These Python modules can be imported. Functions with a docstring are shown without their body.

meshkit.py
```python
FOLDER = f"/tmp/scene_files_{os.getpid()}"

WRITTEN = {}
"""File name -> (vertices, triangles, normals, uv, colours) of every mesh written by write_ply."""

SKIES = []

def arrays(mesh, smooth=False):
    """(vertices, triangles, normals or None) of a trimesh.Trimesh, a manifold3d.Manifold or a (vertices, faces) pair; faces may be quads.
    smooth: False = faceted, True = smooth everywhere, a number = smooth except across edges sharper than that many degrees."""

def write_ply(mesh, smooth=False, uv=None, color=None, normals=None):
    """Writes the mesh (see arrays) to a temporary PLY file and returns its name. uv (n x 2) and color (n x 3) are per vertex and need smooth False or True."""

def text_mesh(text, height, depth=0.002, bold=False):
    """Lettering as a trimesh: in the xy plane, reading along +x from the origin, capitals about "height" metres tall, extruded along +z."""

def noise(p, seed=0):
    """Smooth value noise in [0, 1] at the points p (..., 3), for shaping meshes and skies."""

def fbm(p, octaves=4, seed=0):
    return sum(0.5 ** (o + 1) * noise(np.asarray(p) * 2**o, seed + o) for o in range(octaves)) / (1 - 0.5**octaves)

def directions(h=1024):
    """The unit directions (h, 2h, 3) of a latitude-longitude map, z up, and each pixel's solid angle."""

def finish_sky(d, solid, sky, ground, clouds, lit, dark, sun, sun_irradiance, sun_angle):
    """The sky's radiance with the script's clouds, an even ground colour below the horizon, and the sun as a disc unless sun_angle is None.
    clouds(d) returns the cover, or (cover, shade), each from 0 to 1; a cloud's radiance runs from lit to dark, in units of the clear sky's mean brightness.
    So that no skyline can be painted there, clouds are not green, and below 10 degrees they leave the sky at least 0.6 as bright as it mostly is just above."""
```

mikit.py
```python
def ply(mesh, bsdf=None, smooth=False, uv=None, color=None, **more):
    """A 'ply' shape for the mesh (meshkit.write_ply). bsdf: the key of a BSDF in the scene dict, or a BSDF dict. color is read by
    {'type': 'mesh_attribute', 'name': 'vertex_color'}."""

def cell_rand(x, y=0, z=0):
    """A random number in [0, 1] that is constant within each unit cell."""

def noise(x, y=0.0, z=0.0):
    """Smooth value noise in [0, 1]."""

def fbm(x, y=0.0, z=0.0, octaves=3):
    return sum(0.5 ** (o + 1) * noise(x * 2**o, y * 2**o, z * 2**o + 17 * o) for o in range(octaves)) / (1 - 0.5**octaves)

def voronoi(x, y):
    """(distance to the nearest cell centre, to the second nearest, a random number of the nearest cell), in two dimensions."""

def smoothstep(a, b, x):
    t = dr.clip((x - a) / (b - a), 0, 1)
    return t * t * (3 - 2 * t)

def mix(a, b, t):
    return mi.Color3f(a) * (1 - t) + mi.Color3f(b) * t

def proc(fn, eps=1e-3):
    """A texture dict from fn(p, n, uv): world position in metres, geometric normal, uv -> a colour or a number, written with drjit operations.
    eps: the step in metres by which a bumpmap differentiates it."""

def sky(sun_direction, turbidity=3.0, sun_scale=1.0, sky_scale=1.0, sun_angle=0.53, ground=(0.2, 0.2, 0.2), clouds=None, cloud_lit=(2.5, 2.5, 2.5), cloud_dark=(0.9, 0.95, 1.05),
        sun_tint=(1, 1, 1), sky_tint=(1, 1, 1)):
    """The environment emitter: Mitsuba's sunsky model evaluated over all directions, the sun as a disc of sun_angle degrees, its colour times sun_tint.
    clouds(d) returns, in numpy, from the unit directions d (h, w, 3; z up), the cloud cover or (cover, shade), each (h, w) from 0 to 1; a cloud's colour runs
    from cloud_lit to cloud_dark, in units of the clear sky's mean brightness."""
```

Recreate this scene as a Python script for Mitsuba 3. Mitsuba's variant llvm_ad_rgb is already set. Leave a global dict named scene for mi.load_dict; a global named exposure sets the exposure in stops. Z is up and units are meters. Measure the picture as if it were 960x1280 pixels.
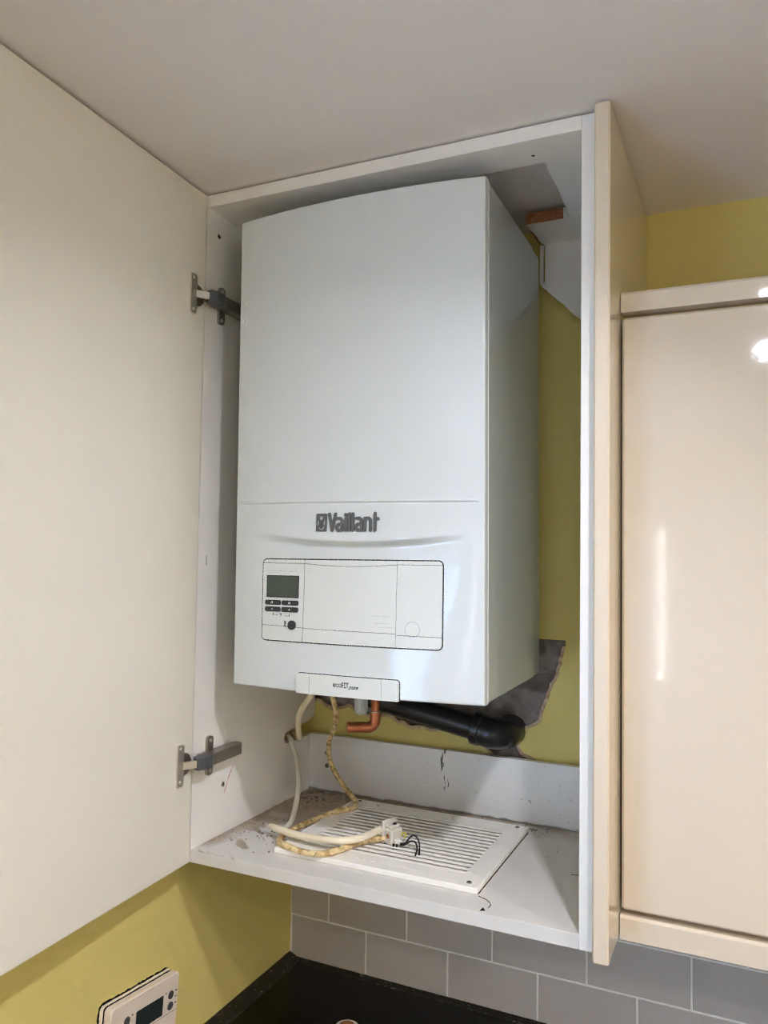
import math, random
import numpy as np, trimesh, mitsuba as mi, drjit as dr
import manifold3d as m3
from shapely.geometry import Polygon, LineString, Point, box as sbox
from shapely import affinity
from shapely.ops import unary_union
import mikit, meshkit
from mikit import proc, noise, fbm, smoothstep, mix

random.seed(4); RNG = np.random.default_rng(4)
T = mi.ScalarTransform4f
scene, labels = {'type': 'scene'}, {}

# ------------------------------------------------------------------ camera, exposure
CAM = np.array([0.7504, -0.9532, 0.4416])
FW = np.array([-0.42305842, 0.90472849, 0.04987929]); UP = np.array([0.00654176, -0.05199704, 0.99862581])
scene['camera'] = {'type': 'perspective', 'fov': math.degrees(2 * math.atan(480 / 986.63)), 'fov_axis': 'x', 'near_clip': 0.01, 'far_clip': 50.0,
                   'to_world': T().look_at(origin=CAM.tolist(), target=(CAM + FW).tolist(), up=UP.tolist())}
exposure = -0.05
# ceiling spots: (x, y, aimed at, intensity); the fixtures are built further down.
LAMP_R = 0.026
LAMP_RGB = (0.91, 0.94, 1.10)
FILL_RGB = (1.10, 0.99, 0.97)
LAMPS = [(0.79, -0.91, (0.30, 0.10, -0.30), 0.25), (0.80, -0.48, (0.08, -0.14, -0.50), 1.95), (1.65, -0.70, (1.7, -0.65, -1.0), 4.6), (1.65, -1.35, (1.65, -1.35, -1.0), 5.0), (1.85, -2.5, (1.85, -2.5, -1.0), 3.0)]  # last three are unseen lamps added to fill from the right
WINDOW_RGB = (3.7, 6.4, 11.6)
DOORGLASS_RGB = (19.0, 19.5, 20.0)


def lin(r, g, b):
    c = np.array([r, g, b]) / 255.0
    return [float(v) for v in np.where(c <= 0.04045, c / 12.92, ((c + 0.055) / 1.055) ** 2.4)]


def rgb(r, g, b):
    return {'type': 'rgb', 'value': lin(r, g, b)}


# ------------------------------------------------------------------ materials
def principled(name, color, rough=0.4, spec=0.5, metallic=0.0, clear=0.0, clear_gloss=0.95, bump=None, bump_scale=1.0):
    b = {'type': 'principled', 'base_color': color if isinstance(color, dict) else rgb(*color), 'roughness': rough, 'specular': spec, 'metallic': metallic}
    if clear:
        b['clearcoat'] = clear; b['clearcoat_gloss'] = clear_gloss
    if bump is not None:
        b = {'type': 'bumpmap', 'arbitrary': bump, 'scale': bump_scale, 'bsdf': b}
    scene[name] = {'type': 'twosided', 'bsdf': b}
    return name


def gloss(name, color, alpha, bump=None):
    b = {'type': 'roughplastic', 'diffuse_reflectance': rgb(*color), 'alpha': alpha, 'int_ior': 1.5, 'distribution': 'ggx'}
    if bump is not None:
        b = {'type': 'bumpmap', 'arbitrary': bump, 'scale': 1.0, 'bsdf': b}
    scene[name] = {'type': 'twosided', 'bsdf': b}
    return name


def peel(s, a):
    return proc(lambda p, n, uv: (noise(p[0] * s, p[1] * s, p[2] * s) - 0.5) * a, eps=5e-4)


principled('m_melamine', (231, 227, 219), 0.42, 0.4)
principled('m_door', (226, 220, 205), 0.38, 0.4)
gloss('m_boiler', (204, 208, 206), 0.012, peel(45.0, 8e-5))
gloss('m_boiler_side_shaded', (174, 178, 173), 0.008)  # same paint as the front, darkened to put cavity shade into the colour
principled('m_boiler_plastic', (208, 210, 204), 0.38, 0.45)
principled('m_seam', (70, 72, 70), 0.6, 0.3)
principled('m_grey_seam', (128, 128, 124), 0.6, 0.3)
principled('m_logo', (84, 84, 83), 0.35, 0.5)
gloss('m_cream', (210, 195, 172), 0.004, peel(260.0, 1.7e-5))
principled('m_screen', (62, 72, 62), 0.12, 0.5)
principled('m_screen_dark', (40, 46, 44), 0.15, 0.5)
principled('m_button', (44, 46, 48), 0.4, 0.4)
principled('m_button_grey', (70, 68, 67), 0.5, 0.4)
principled('m_white_print', (225, 226, 222), 0.5, 0.3)
principled('m_black_print', (34, 34, 35), 0.5, 0.3)
principled('m_grey_print', (150, 152, 150), 0.5, 0.3)
principled('m_steel', (205, 198, 186), 0.38, 0.5, metallic=0.85)
principled('m_steel_dark', (150, 142, 130), 0.38, 0.5, metallic=0.85)
principled('m_hinge_plastic', (74, 77, 80), 0.45, 0.4)
principled('m_black_plastic', (17, 17, 19), 0.25, 0.5)
principled('m_black_rubber', (12, 12, 12), 0.5, 0.4)
principled('m_hole', (70, 48, 34), 0.9, 0.1)
principled('m_gap', (22, 20, 18), 0.9, 0.1)
principled('m_grey_cap', (170, 172, 168), 0.4, 0.4)
principled('m_yellow_plastic', (196, 176, 60), 0.4, 0.4)
principled('m_red_pencil', (176, 92, 88), 0.8, 0.1)
principled('m_grille', (232, 228, 218), 0.4, 0.4)
principled('m_thermostat', (224, 208, 190), 0.4, 0.45)
principled('m_grout', (236, 231, 222), 0.85, 0.2)
principled('m_stone', (3, 3, 3), 0.12, 0.12)
principled('m_frame_white', (226, 226, 222), 0.35, 0.5)
principled('m_floor', (122, 106, 88), 0.5, 0.4)
principled('m_room', (222, 208, 172), 0.85, 0.2)
principled('m_ceiling', (218, 212, 206), 0.9, 0.15)
for i, c in enumerate([(192, 183, 172), (196, 186, 175), (189, 180, 170)]):
    principled(f'm_tile_{i}', c, 0.16, 0.5)


def yellow(p, n, uv):
    t = fbm(p[0] * 9, p[1] * 9, p[2] * 9)
    return mix(lin(205, 188, 110), lin(211, 195, 120), t)


principled('m_yellow', proc(yellow), 0.75, 0.25)


def plaster(p, n, uv):
    t = fbm(p[0] * 60, p[1] * 60, p[2] * 60, 4)
    c = mix(lin(92, 84, 78), lin(158, 148, 138), t)
    return mix(c, lin(80, 68, 60), smoothstep(0.62, 0.75, noise(p[0] * 35 + 9, p[1] * 35, p[2] * 35)) * 0.6)


principled('m_plaster', proc(plaster), 0.95, 0.1)


def broken(p, n, uv):
    t = noise(p[0] * 160, p[1] * 160, p[2] * 160)
    return mix(lin(150, 108, 84), lin(206, 190, 160), t)


principled('m_broken', proc(broken), 0.95, 0.1)


def chip(p, n, uv):
    t = noise(p[0] * 420, p[1] * 420, p[2] * 420)
    return mix(lin(120, 74, 48), lin(172, 122, 84), t)


principled('m_chipboard', proc(chip), 0.9, 0.1)


def shelf_dirt(p, n, uv):
    base = mi.Color3f(lin(204, 201, 194))
    x, y = p[0], p[1]
    # old plaster dust: thick in the back left corner and along the rear edge, streaks elsewhere
    back = smoothstep(0.05, 0.22, y + 0.16 * (fbm(x * 26, y * 26, 1.0) - 0.5) - x * 0.45)
    rear = smoothstep(0.322, 0.340, y + 0.03 * (noise(x * 60, y * 60, 3.0) - 0.5))
    rear = rear * smoothstep(0.62, 0.38, x)
    left = smoothstep(0.045, 0.0, x + 0.045 * (fbm(x * 30, y * 30, 5.0) - 0.5)) * smoothstep(0.0, 0.05, y)
    streak = smoothstep(0.53, 0.64, fbm(x * 26 + y * 30, y * 9 - x * 8, 7.0, 4)) * smoothstep(0.17, 0.05, x) * 0.75
    fleck = smoothstep(0.92, 0.96, noise(x * 190, y * 190, 2.0)) * smoothstep(0.14, 0.30, y) * 0.7
    g = fbm(x * 90, y * 90, 4.0, 4)
    dust = mix(lin(92, 74, 54), lin(176, 156, 128), g)
    m = dr.clip(dr.maximum(dr.maximum(back * (0.65 + 0.6 * g), rear * 0.9), dr.maximum(left * 0.9, streak)), 0, 1)
    c = base * (1 - m) + dust * m
    up = dr.select(n[2] > 0.5, mi.Float(1.0), mi.Float(0.0))
    c = c * (1 - fleck * up) + mi.Color3f(lin(64, 48, 36)) * (fleck * up)
    return base * (1 - up) + c * up


principled('m_shelf', proc(shelf_dirt), 0.45, 0.4)


def rail_dirt(p, n, uv):
    base = mi.Color3f(lin(218, 216, 210))
    x, z = p[0], p[2]
    line = smoothstep(0.0045, 0.0015, dr.abs(x - 0.266 - 0.12 * (0.09 - z) - 0.010 * (noise(z * 90, 1.0) - 0.5)))
    drip = line * smoothstep(0.40, 0.55, noise(x * 500, z * 130, 3.0)) * smoothstep(0.030, 0.045, z)
    spots = smoothstep(0.93, 0.97, noise(x * 260, z * 260, 8.0)) * smoothstep(0.15, 0.30, x) * 0.4
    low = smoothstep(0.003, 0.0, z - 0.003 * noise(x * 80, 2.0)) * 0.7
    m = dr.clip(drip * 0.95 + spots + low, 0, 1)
    return base * (1 - m) + mi.Color3f(lin(58, 44, 34)) * m


principled('m_rail', proc(rail_dirt), 0.42, 0.4)


def copper(p, n, uv):
    t = fbm(p[0] * 90, p[1] * 90, p[2] * 90)
    return mix(lin(150, 84, 56), lin(214, 136, 96), t)


principled('m_copper', proc(copper), 0.42, 0.5, metallic=0.85)


def cable_old(p, n, uv):
    t = fbm(p[0] * 130, p[1] * 130, p[2] * 130)
    c = mix(lin(176, 146, 92), lin(224, 200, 148), smoothstep(0.3, 0.6, t))
    return mix(c, lin(92, 62, 34), smoothstep(0.52, 0.75, fbm(p[0] * 260, p[1] * 260, p[2] * 260 + 4)) * 0.65)


principled('m_cable_old', proc(cable_old), 0.5, 0.4)
principled('m_cable_white', (226, 214, 186), 0.45, 0.4)
principled('m_cable_grey', (206, 200, 182), 0.5, 0.4)


def bead_dirt(p, n, uv):
    t = smoothstep(0.86, 0.92, noise(p[0] * 330, p[1] * 330, p[2] * 330))
    g = fbm(p[0] * 60, p[1] * 60, p[2] * 60)
    return mix(mix(lin(8, 8, 7), lin(40, 36, 26), g), lin(150, 140, 118), t * 0.6)


principled('m_bead', proc(bead_dirt), 0.5, 0.4)
scene['m_connector'] = {'type': 'twosided', 'bsdf': {'type': 'principled', 'base_color': rgb(204, 198, 184), 'roughness': 0.25, 'specular': 0.5}}


# ------------------------------------------------------------------ helpers
def add(key, mesh, bsdf, smooth=False, label=None, cat=None, group=None, kind=None, parent=None, **kw):
    if parent:
        key = parent + '__' + key
    k, i = key, 0
    while k in scene:
        i += 1; k = f'{key}_{i:03d}'
    scene[k] = mikit.ply(mesh, bsdf, smooth, **kw)
    d = {}
    if label: d['label'] = label
    if cat: d['category'] = cat
    if group: d['group'] = group
    if kind: d['kind'] = kind
    if d: labels[k] = d
    return k


def thing(key, label, cat, group=None):
    labels[key] = {'label': label, 'category': cat}
    if group: labels[key]['group'] = group
    return key


def hull(points):
    m = m3.Manifold.hull_points(np.asarray(points, np.float32)).to_mesh()
    return trimesh.Trimesh(m.vert_properties[:, :3], m.tri_verts, process=False)


def bx(x0, x1, y0, y1, z0, z1, c=0.0012):
    """A box with chamfered edges."""
    c = min(c, (x1 - x0) * 0.3, (y1 - y0) * 0.3, (z1 - z0) * 0.3)
    P = []
    for x, sx in ((x0, 1), (x1, -1)):
        for y, sy in ((y0, 1), (y1, -1)):
            for z, sz in ((z0, 1), (z1, -1)):
                P += [(x, y + sy * c, z + sz * c), (x + sx * c, y, z + sz * c), (x + sx * c, y + sy * c, z)]
    return hull(P)


def cat(*ms):
    return trimesh.util.concatenate([m for m in ms])


def cyl(p, q, r, n=24, r2=None, c=0.0006):
    """Cylinder/cone from p to q with chamfered ends."""
    p, q = np.asarray(p, float), np.asarray(q, float)
    d = q - p; L = np.linalg.norm(d); d /= L
    a = np.cross(d, [0, 0, 1.0] if abs(d[2]) < 0.9 else [1.0, 0, 0]); a /= np.linalg.norm(a); b = np.cross(d, a)
    r2 = r if r2 is None else r2
    c = min(c, L * 0.3, r * 0.5, r2 * 0.5)
    th = np.arange(n) * 2 * np.pi / n
    ring = np.cos(th)[:, None] * a + np.sin(th)[:, None] * b
    P = [p + ring * (r - c), p + d * c + ring * r, q - d * c + ring * r2, q + ring * (r2 - c)]
    return hull(np.vstack(P))


def spline(pts, step=0.004):
    P = np.asarray(pts, float)
    P = np.vstack([2 * P[0] - P[1], P, 2 * P[-1] - P[-2]])
    out = []
    for i in range(1, len(P) - 2):
        p0, p1, p2, p3 = P[i - 1:i + 3]
        n = max(2, int(np.linalg.norm(p2 - p1) / step))
        t = np.linspace(0, 1, n, endpoint=False)[:, None]
        out.append(0.5 * (2 * p1 + (p2 - p0) * t + (2 * p0 - 5 * p1 + 4 * p2 - p3) * t ** 2 + (3 * p1 - p0 - 3 * p2 + p3) * t ** 3))
    return np.vstack(out + [P[-2][None]])


def tube(path, r, sides=14):
    p = np.asarray(path, float); n = len(p)
    t = np.gradient(p, axis=0); t /= np.linalg.norm(t, axis=1, keepdims=True)
    a = np.cross(t[0], [0.3, 0.2, 0.9]); a /= np.linalg.norm(a)
    r = np.broadcast_to(r, (n,))
    V = []
    th = np.arange(sides) * 2 * np.pi / sides
    for i in range(n):
        a = a - t[i] * (a @ t[i]); a /= np.linalg.norm(a); b = np.cross(t[i], a)
        V.append(p[i] + r[i] * (np.cos(th)[:, None] * a + np.sin(th)[:, None] * b))
    V = np.vstack(V + [p[:1], p[-1:]])
    F = []
    for i in range(n - 1):
        for j in range(sides):
            k = (j + 1) % sides
            F += [[i * sides + j, i * sides + k, (i + 1) * sides + k], [i * sides + j, (i + 1) * sides + k, (i + 1) * sides + j]]
    e = n * sides
    for j in range(sides):
        k = (j + 1) % sides
        F += [[e, k, j], [e + 1, (n - 1) * sides + j, (n - 1) * sides + k]]
    return trimesh.Trimesh(V, F, process=False)


def extrude(poly, d):
    gs = getattr(poly, 'geoms', [poly])
    return cat(*[trimesh.creation.extrude_polygon(g, d, engine='earcut') for g in gs if g.area > 1e-10])


def xz_plate(poly, y0, y1):
    """shapely polygon in (x, z) -> solid between the planes y0 < y1."""
    m = extrude(poly, y1 - y0)
    v = m.vertices
    m.vertices = np.column_stack([v[:, 0], y1 - v[:, 2], v[:, 1]])
    return m


def xy_plate(poly, z0, z1):
    m = extrude(poly, z1 - z0); m.apply_translation([0, 0, z0]); return m


def yz_plate(poly, x0, x1):
    m = extrude(poly, x1 - x0); v = m.vertices
    m.vertices = np.column_stack([x0 + v[:, 2], v[:, 0], v[:, 1]])
    return m


def rrect(x0, x1, z0, z1, r):
    return sbox(x0 + r, z0 + r, x1 - r, z1 - r).buffer(r, quad_segs=6)


def jag(points, amp, step, closed=False, seed=1):
    """A polyline with ragged detail."""
    g = np.random.default_rng(seed); P = [np.asarray(p, float) for p in points]
    out = []
    for a, b in zip(P[:-1], P[1:]):
        n = max(1, int(np.linalg.norm(b - a) / step))
        for i in range(n):
            q = a + (b - a) * i / n
            out.append(q + (g.uniform(-amp, amp, 2) if i else 0))
    out.append(P[-1])
    return out


# ------------------------------------------------------------------ the room
WALL_Y = 0.360
LEFT_X = -0.043
ZF, ZC = -1.22, 0.9830
X1, Y0 = 2.1, -3.0

# bare plaster patch behind the boiler, knocked through the yellow skim
patch = Polygon(jag([(-0.05, 0.30), (-0.05, 0.150), (0.010, 0.158), (0.035, 0.145), (0.07, 0.155), (0.11, 0.140), (0.16, 0.142), (0.20, 0.128), (0.245, 0.130), (0.275, 0.135), (0.295, 0.150),
                     (0.30, 0.128), (0.335, 0.110), (0.345, 0.098), (0.30, 0.094), (0.25, 0.085), (0.38, 0.085), (0.425, 0.098), (0.400, 0.108), (0.392, 0.120), (0.405, 0.150),
                     (0.430, 0.165), (0.438, 0.195), (0.455, 0.235), (0.470, 0.30)], 0.0035, 0.008, seed=3)).buffer(0)
face = sbox(LEFT_X, ZF, X1, 1.0)
skim = face.difference(patch)
add('wall_back', cat(xz_plate(skim, WALL_Y, WALL_Y + 0.006), bx(LEFT_X, X1, WALL_Y + 0.012, WALL_Y + 0.1, ZF, 1.0, 0)), 'm_yellow', label='yellow painted back wall with grey tiles below and a knocked-out bare patch', kind='structure')
gx, gz = np.meshgrid(np.arange(-0.043, 0.50, 0.004), np.arange(0.07, 0.31, 0.004))
gy = WALL_Y + 0.0075 - 0.006 * (meshkit.fbm(np.stack([gx * 45, gx * 0, gz * 45], -1), 4) - 0.45) 
nx_, nz_ = gx.shape[1], gx.shape[0]
ii, jj = np.meshgrid(np.arange(nz_ - 1), np.arange(nx_ - 1), indexing='ij')
q0 = (ii * nx_ + jj).ravel()
add('bare_plaster', trimesh.Trimesh(np.stack([gx, gy, gz], -1).reshape(-1, 3), np.vstack([np.stack([q0, q0 + 1, q0 + nx_ + 1], 1), np.stack([q0, q0 + nx_ + 1, q0 + nx_], 1)]), process=False),
    'm_plaster', True, label='rough grey bare plaster around the pipes', parent='wall_back')
edge = patch.boundary.buffer(0.0040).intersection(sbox(0.0, 0.088, 0.48, 0.29)).intersection(patch.buffer(0.001))
add('broken_edge', xz_plate(edge, WALL_Y - 0.0012, WALL_Y + 0.004), 'm_broken', label='crumbling broken plaster edge', parent='wall_back')

WY0, WY1, WZ0, WZ1 = -2.85, -1.32, -0.62, 0.46     # the window in the left wall
wl = sbox(Y0, ZF, WALL_Y + 0.01, 1.0).difference(sbox(WY0, WZ0, WY1, WZ1))
add('wall_left', yz_plate(wl, LEFT_X - 0.10, LEFT_X), 'm_yellow', label='yellow painted wall on the left under the open cabinet door', kind='structure')
add('wall_right', bx(X1, X1 + 0.1, Y0, WALL_Y, ZF, 1.0, 0), 'm_room', label='right wall of the kitchen', kind='structure')
DX0, DX1 = 0.05, 0.85
wr = sbox(LEFT_X, ZF, X1, 1.0).difference(sbox(DX0, ZF, DX1, 0.78))
add('wall_rear', xz_plate(wr, Y0 - 0.1, Y0), 'm_room', label='rear wall of the kitchen', kind='structure')
add('floor', bx(LEFT_X, X1, Y0, WALL_Y, ZF - 0.05, ZF, 0), 'm_floor', label='brown kitchen floor', kind='structure')
cv = [(LEFT_X - .1, Y0 - .1, ZC), (X1 + .1, Y0 - .1, ZC), (X1 + .1, 0.0, ZC), (LEFT_X - .1, 0.0, ZC), (X1 + .1, WALL_Y + .01, ZC + .0098), (LEFT_X - .1, WALL_Y + .01, ZC + .0098)]
cv = np.array(cv + [(x, y, 1.08) for x, y, z in cv])
cf = [[0, 3, 2, 1], [3, 5, 4, 2], [6, 7, 8, 9], [9, 8, 10, 11], [0, 1, 7, 6], [5, 11, 10, 4], [1, 2, 8, 7], [2, 4, 10, 8], [0, 6, 9, 3], [3, 9, 11, 5]]
add('ceiling', (cv, np.array(cf)), 'm_ceiling', label='off-white painted ceiling', kind='structure')

# window in the left wall beyond the open door, daylight in its panes
fr = [bx(LEFT_X - 0.07, LEFT_X - 0.02, WY0, WY1, WZ0, WZ0 + 0.05), bx(LEFT_X - 0.07, LEFT_X - 0.02, WY0, WY1, WZ1 - 0.05, WZ1)]
for y in (WY0, (WY0 + WY1) / 2 - 0.03, WY1 - 0.05):
    fr.append(bx(LEFT_X - 0.07, LEFT_X - 0.02, y, y + 0.05, WZ0, WZ1))
add('window_1', cat(*fr), 'm_frame_white', label='white framed kitchen window', kind='structure')
for a, b in ((WY0 + 0.05, (WY0 + WY1) / 2 - 0.03), ((WY0 + WY1) / 2 + 0.02, WY1 - 0.05)):
    k = add('pane', bx(LEFT_X - 0.055, LEFT_X - 0.048, a, b, WZ0 + 0.05, WZ1 - 0.05, 0), 'm_frame_white', parent='window_1')
    scene[k]['emitter'] = {'type': 'area', 'radiance': {'type': 'rgb', 'value': list(WINDOW_RGB)}}
# door in the rear wall with a slim lit glass strip
SX0, SX1, SZ0, SZ1 = 0.331, 0.354, -0.16, 0.58
add('door_1', xz_plate(sbox(DX0, ZF, DX1, 0.78).difference(sbox(SX0, SZ0, SX1, SZ1)), Y0 - 0.06, Y0 - 0.02), 'm_frame_white', label='white door in the rear wall with a slim glazed strip', kind='structure')
k = add('pane', bx(SX0, SX1, Y0 - 0.045, Y0 - 0.04, SZ0, SZ1, 0), 'm_frame_white', parent='door_1')
scene[k]['emitter'] = {'type': 'area', 'radiance': {'type': 'rgb', 'value': list(DOORGLASS_RGB)}}

# adjustable spot lamps on the ceiling, all after the second added as fill
PLACE = ['nearest the camera', 'nearest the cream cabinets', 'beside the right wall, close to the cream cabinets, unseen and added as fill light', 'halfway along the right wall, unseen and added as fill light', 'in the far corner of the room, unseen and added as fill light']
for i, (x, y, aim, s) in enumerate(LAMPS):
    key = thing('ceiling_spotlight' + (f'_{i:03d}' if i else ''), 'small steel adjustable spotlight on the ceiling ' + PLACE[i], 'spotlight', 'spotlights on the ceiling')
    base = np.array([x, y, ZC]); head = np.array([x, y, ZC - 0.050])
    ax = np.array(aim) - head; ax /= np.linalg.norm(ax)
    add('base', cyl(base - [0, 0, 0.012], base, 0.035, 32), 'm_frame_white', 30, parent=key)
    add('stem', cyl(head, base - [0, 0, 0.010], 0.006, 16), 'm_steel', 30, parent=key)
    add('head', cyl(head - ax * 0.02, head + ax * 0.030, 0.022, 32, 0.030, c=0.002), 'm_steel', 30, parent=key)
    k = add('lamp', cyl(head + ax * 0.029, head + ax * 0.0315, LAMP_R, 32, c=0.0003), 'm_frame_white', parent=key)
    scene[k]['emitter'] = {'type': 'area', 'radiance': {'type': 'rgb', 'value': [(42.0 if i == 0 else 30.0 * s) * v for v in (LAMP_RGB if i < 2 else FILL_RGB)]}}
    a = np.cross(ax, [0, 0.01, 1.0]); a = a / np.linalg.norm(a) if np.linalg.norm(a) > 1e-6 else np.array([1.0, 0, 0]); b = np.cross(ax, a)
    m = 6 if i < 2 else 1
    for j in range(m):      # the beam: several points across the lens
        o = head + ax * 0.034 + (0.6 * LAMP_R * (math.cos(j * 2 * math.pi / m) * a + math.sin(j * 2 * math.pi / m) * b) if m > 1 else 0)
        scene[f'{key}__beam' + (f'_{j:03d}' if j else '')] = {'type': 'spot', 'to_world': T().look_at(origin=o.tolist(), target=(o + ax).tolist(), up=[0.1, 0.3, 0.9]),
            'intensity': {'type': 'rgb', 'value': [s / m * v for v in (LAMP_RGB if i < 2 else FILL_RGB)]}, 'beam_width': (10.0, 12.0, 18.0)[min(i, 2)], 'cutoff_angle': (50.0, 56.0, 75.0)[min(i, 2)]}

# ------------------------------------------------------------------ tiles
TILE_W, GAP = 0.156, 0.0030
rows = [(-0.3215, -0.2435, 0.1157), (-0.2405, -0.1640, 0.0385), (-0.1610, -0.0830, 0.1157), (-0.0800, -0.0060, 0.0385)]
add('grout', bx(LEFT_X, X1, 0.3573, WALL_Y + 0.001, -0.3215, -0.004, 0), 'm_grout', label='pale grout between the tiles', parent='wall_back')
tcache = {}
for z0, z1, ph in rows:
    k0 = ph - 2 * TILE_W
    while k0 < 1.9:
        a, b = max(k0 + GAP / 2, LEFT_X + 0.002), k0 + TILE_W - GAP / 2
        if b - a > 0.01:
            add('tile', bx(a, b, 0.3565 - RNG.uniform(0, 0.0004), 0.3592, z0, z1, 0.0009), f'm_tile_{RNG.integers(3)}', parent='wall_back')
        k0 += TILE_W

# ------------------------------------------------------------------ worktop
thing('worktop', 'glossy black stone worktop in the corner below the cabinets', 'worktop')
add('slab', bx(LEFT_X, X1, -0.27, WALL_Y, -0.3515, -0.3215, 0.002), 'm_stone', parent='worktop')
pth = [(LEFT_X + 0.004, y, -0.3205) for y in np.linspace(-0.26, 0.352, 60)]
prof = Polygon([(0, 0), (0.026, 0), (0.024, 0.003), (0.013, 0.007), (0.003, 0.0115), (0, 0.0115)])
m = trimesh.creation.extrude_polygon(prof, 0.62, engine='earcut'); v = m.vertices
m.vertices = np.column_stack([LEFT_X + v[:, 0], 0.356 - v[:, 2], -0.322 + v[:, 1]])
add('sealant_bead', m, 'm_bead', label='dusty black sealant along the yellow wall', parent='worktop')
m = trimesh.creation.extrude_polygon(affinity.scale(prof, 0.45, 0.45, origin=(0, 0)), X1 - LEFT_X, engine='earcut'); v = m.vertices
m.vertices = np.column_stack([LEFT_X + v[:, 2], 0.3565 - v[:, 0], -0.322 + v[:, 1]])
add('sealant_bead', m, 'm_bead', label='thin dark sealant along the tiles', parent='worktop')
thing('small_lid', 'small round brown and white lid standing on the black worktop', 'lid')
add('rim', cyl((0.158, 0.205, -0.3215), (0.158, 0.205, -0.3175), 0.020, 32), 'm_grille', 30, parent='small_lid')
add('knob', cyl((0.158, 0.205, -0.3176), (0.158, 0.205, -0.3140), 0.012, 24), 'm_chipboard', 30, parent='small_lid')

# ------------------------------------------------------------------ boiler cabinet
W, H, TH, D = 0.5636, 0.9620, 0.018, 0.358
C = thing('boiler_cabinet', 'tall white wall cabinet with its door open, housing the boiler', 'cabinet')
side = sbox(0.0, -TH, D, H + TH)
slot = unary_union([Polygon([(0.262, 0.099), (0.262, 0.119), (0.34, 0.126), (0.40, 0.150), (0.40, 0.099)]), Point(0.262, 0.109).buffer(0.0105)])
add('side_panel', yz_plate(side.difference(slot), -TH, 0.0), 'm_melamine', parent=C)
add('side_panel', bx(W, W + TH, 0.0, D, -TH, H + TH, 0.0008), 'm_melamine', parent=C)
hole = Polygon([(0.13, 0.064)] + jag([(0.503, 0.0635), (0.4985, 0.249)], 0.0014, 0.006, seed=5) + [(0.4275, 0.2515)] + jag([(0.4275, 0.2515), (0.4365, 0.37)], 0.001, 0.01, seed=6)[1:] + [(0.13, 0.37)])
add('top_panel', xy_plate(sbox(0.0, 0.0, W, D).difference(hole), H, H + TH), 'm_melamine', parent=C)
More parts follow.
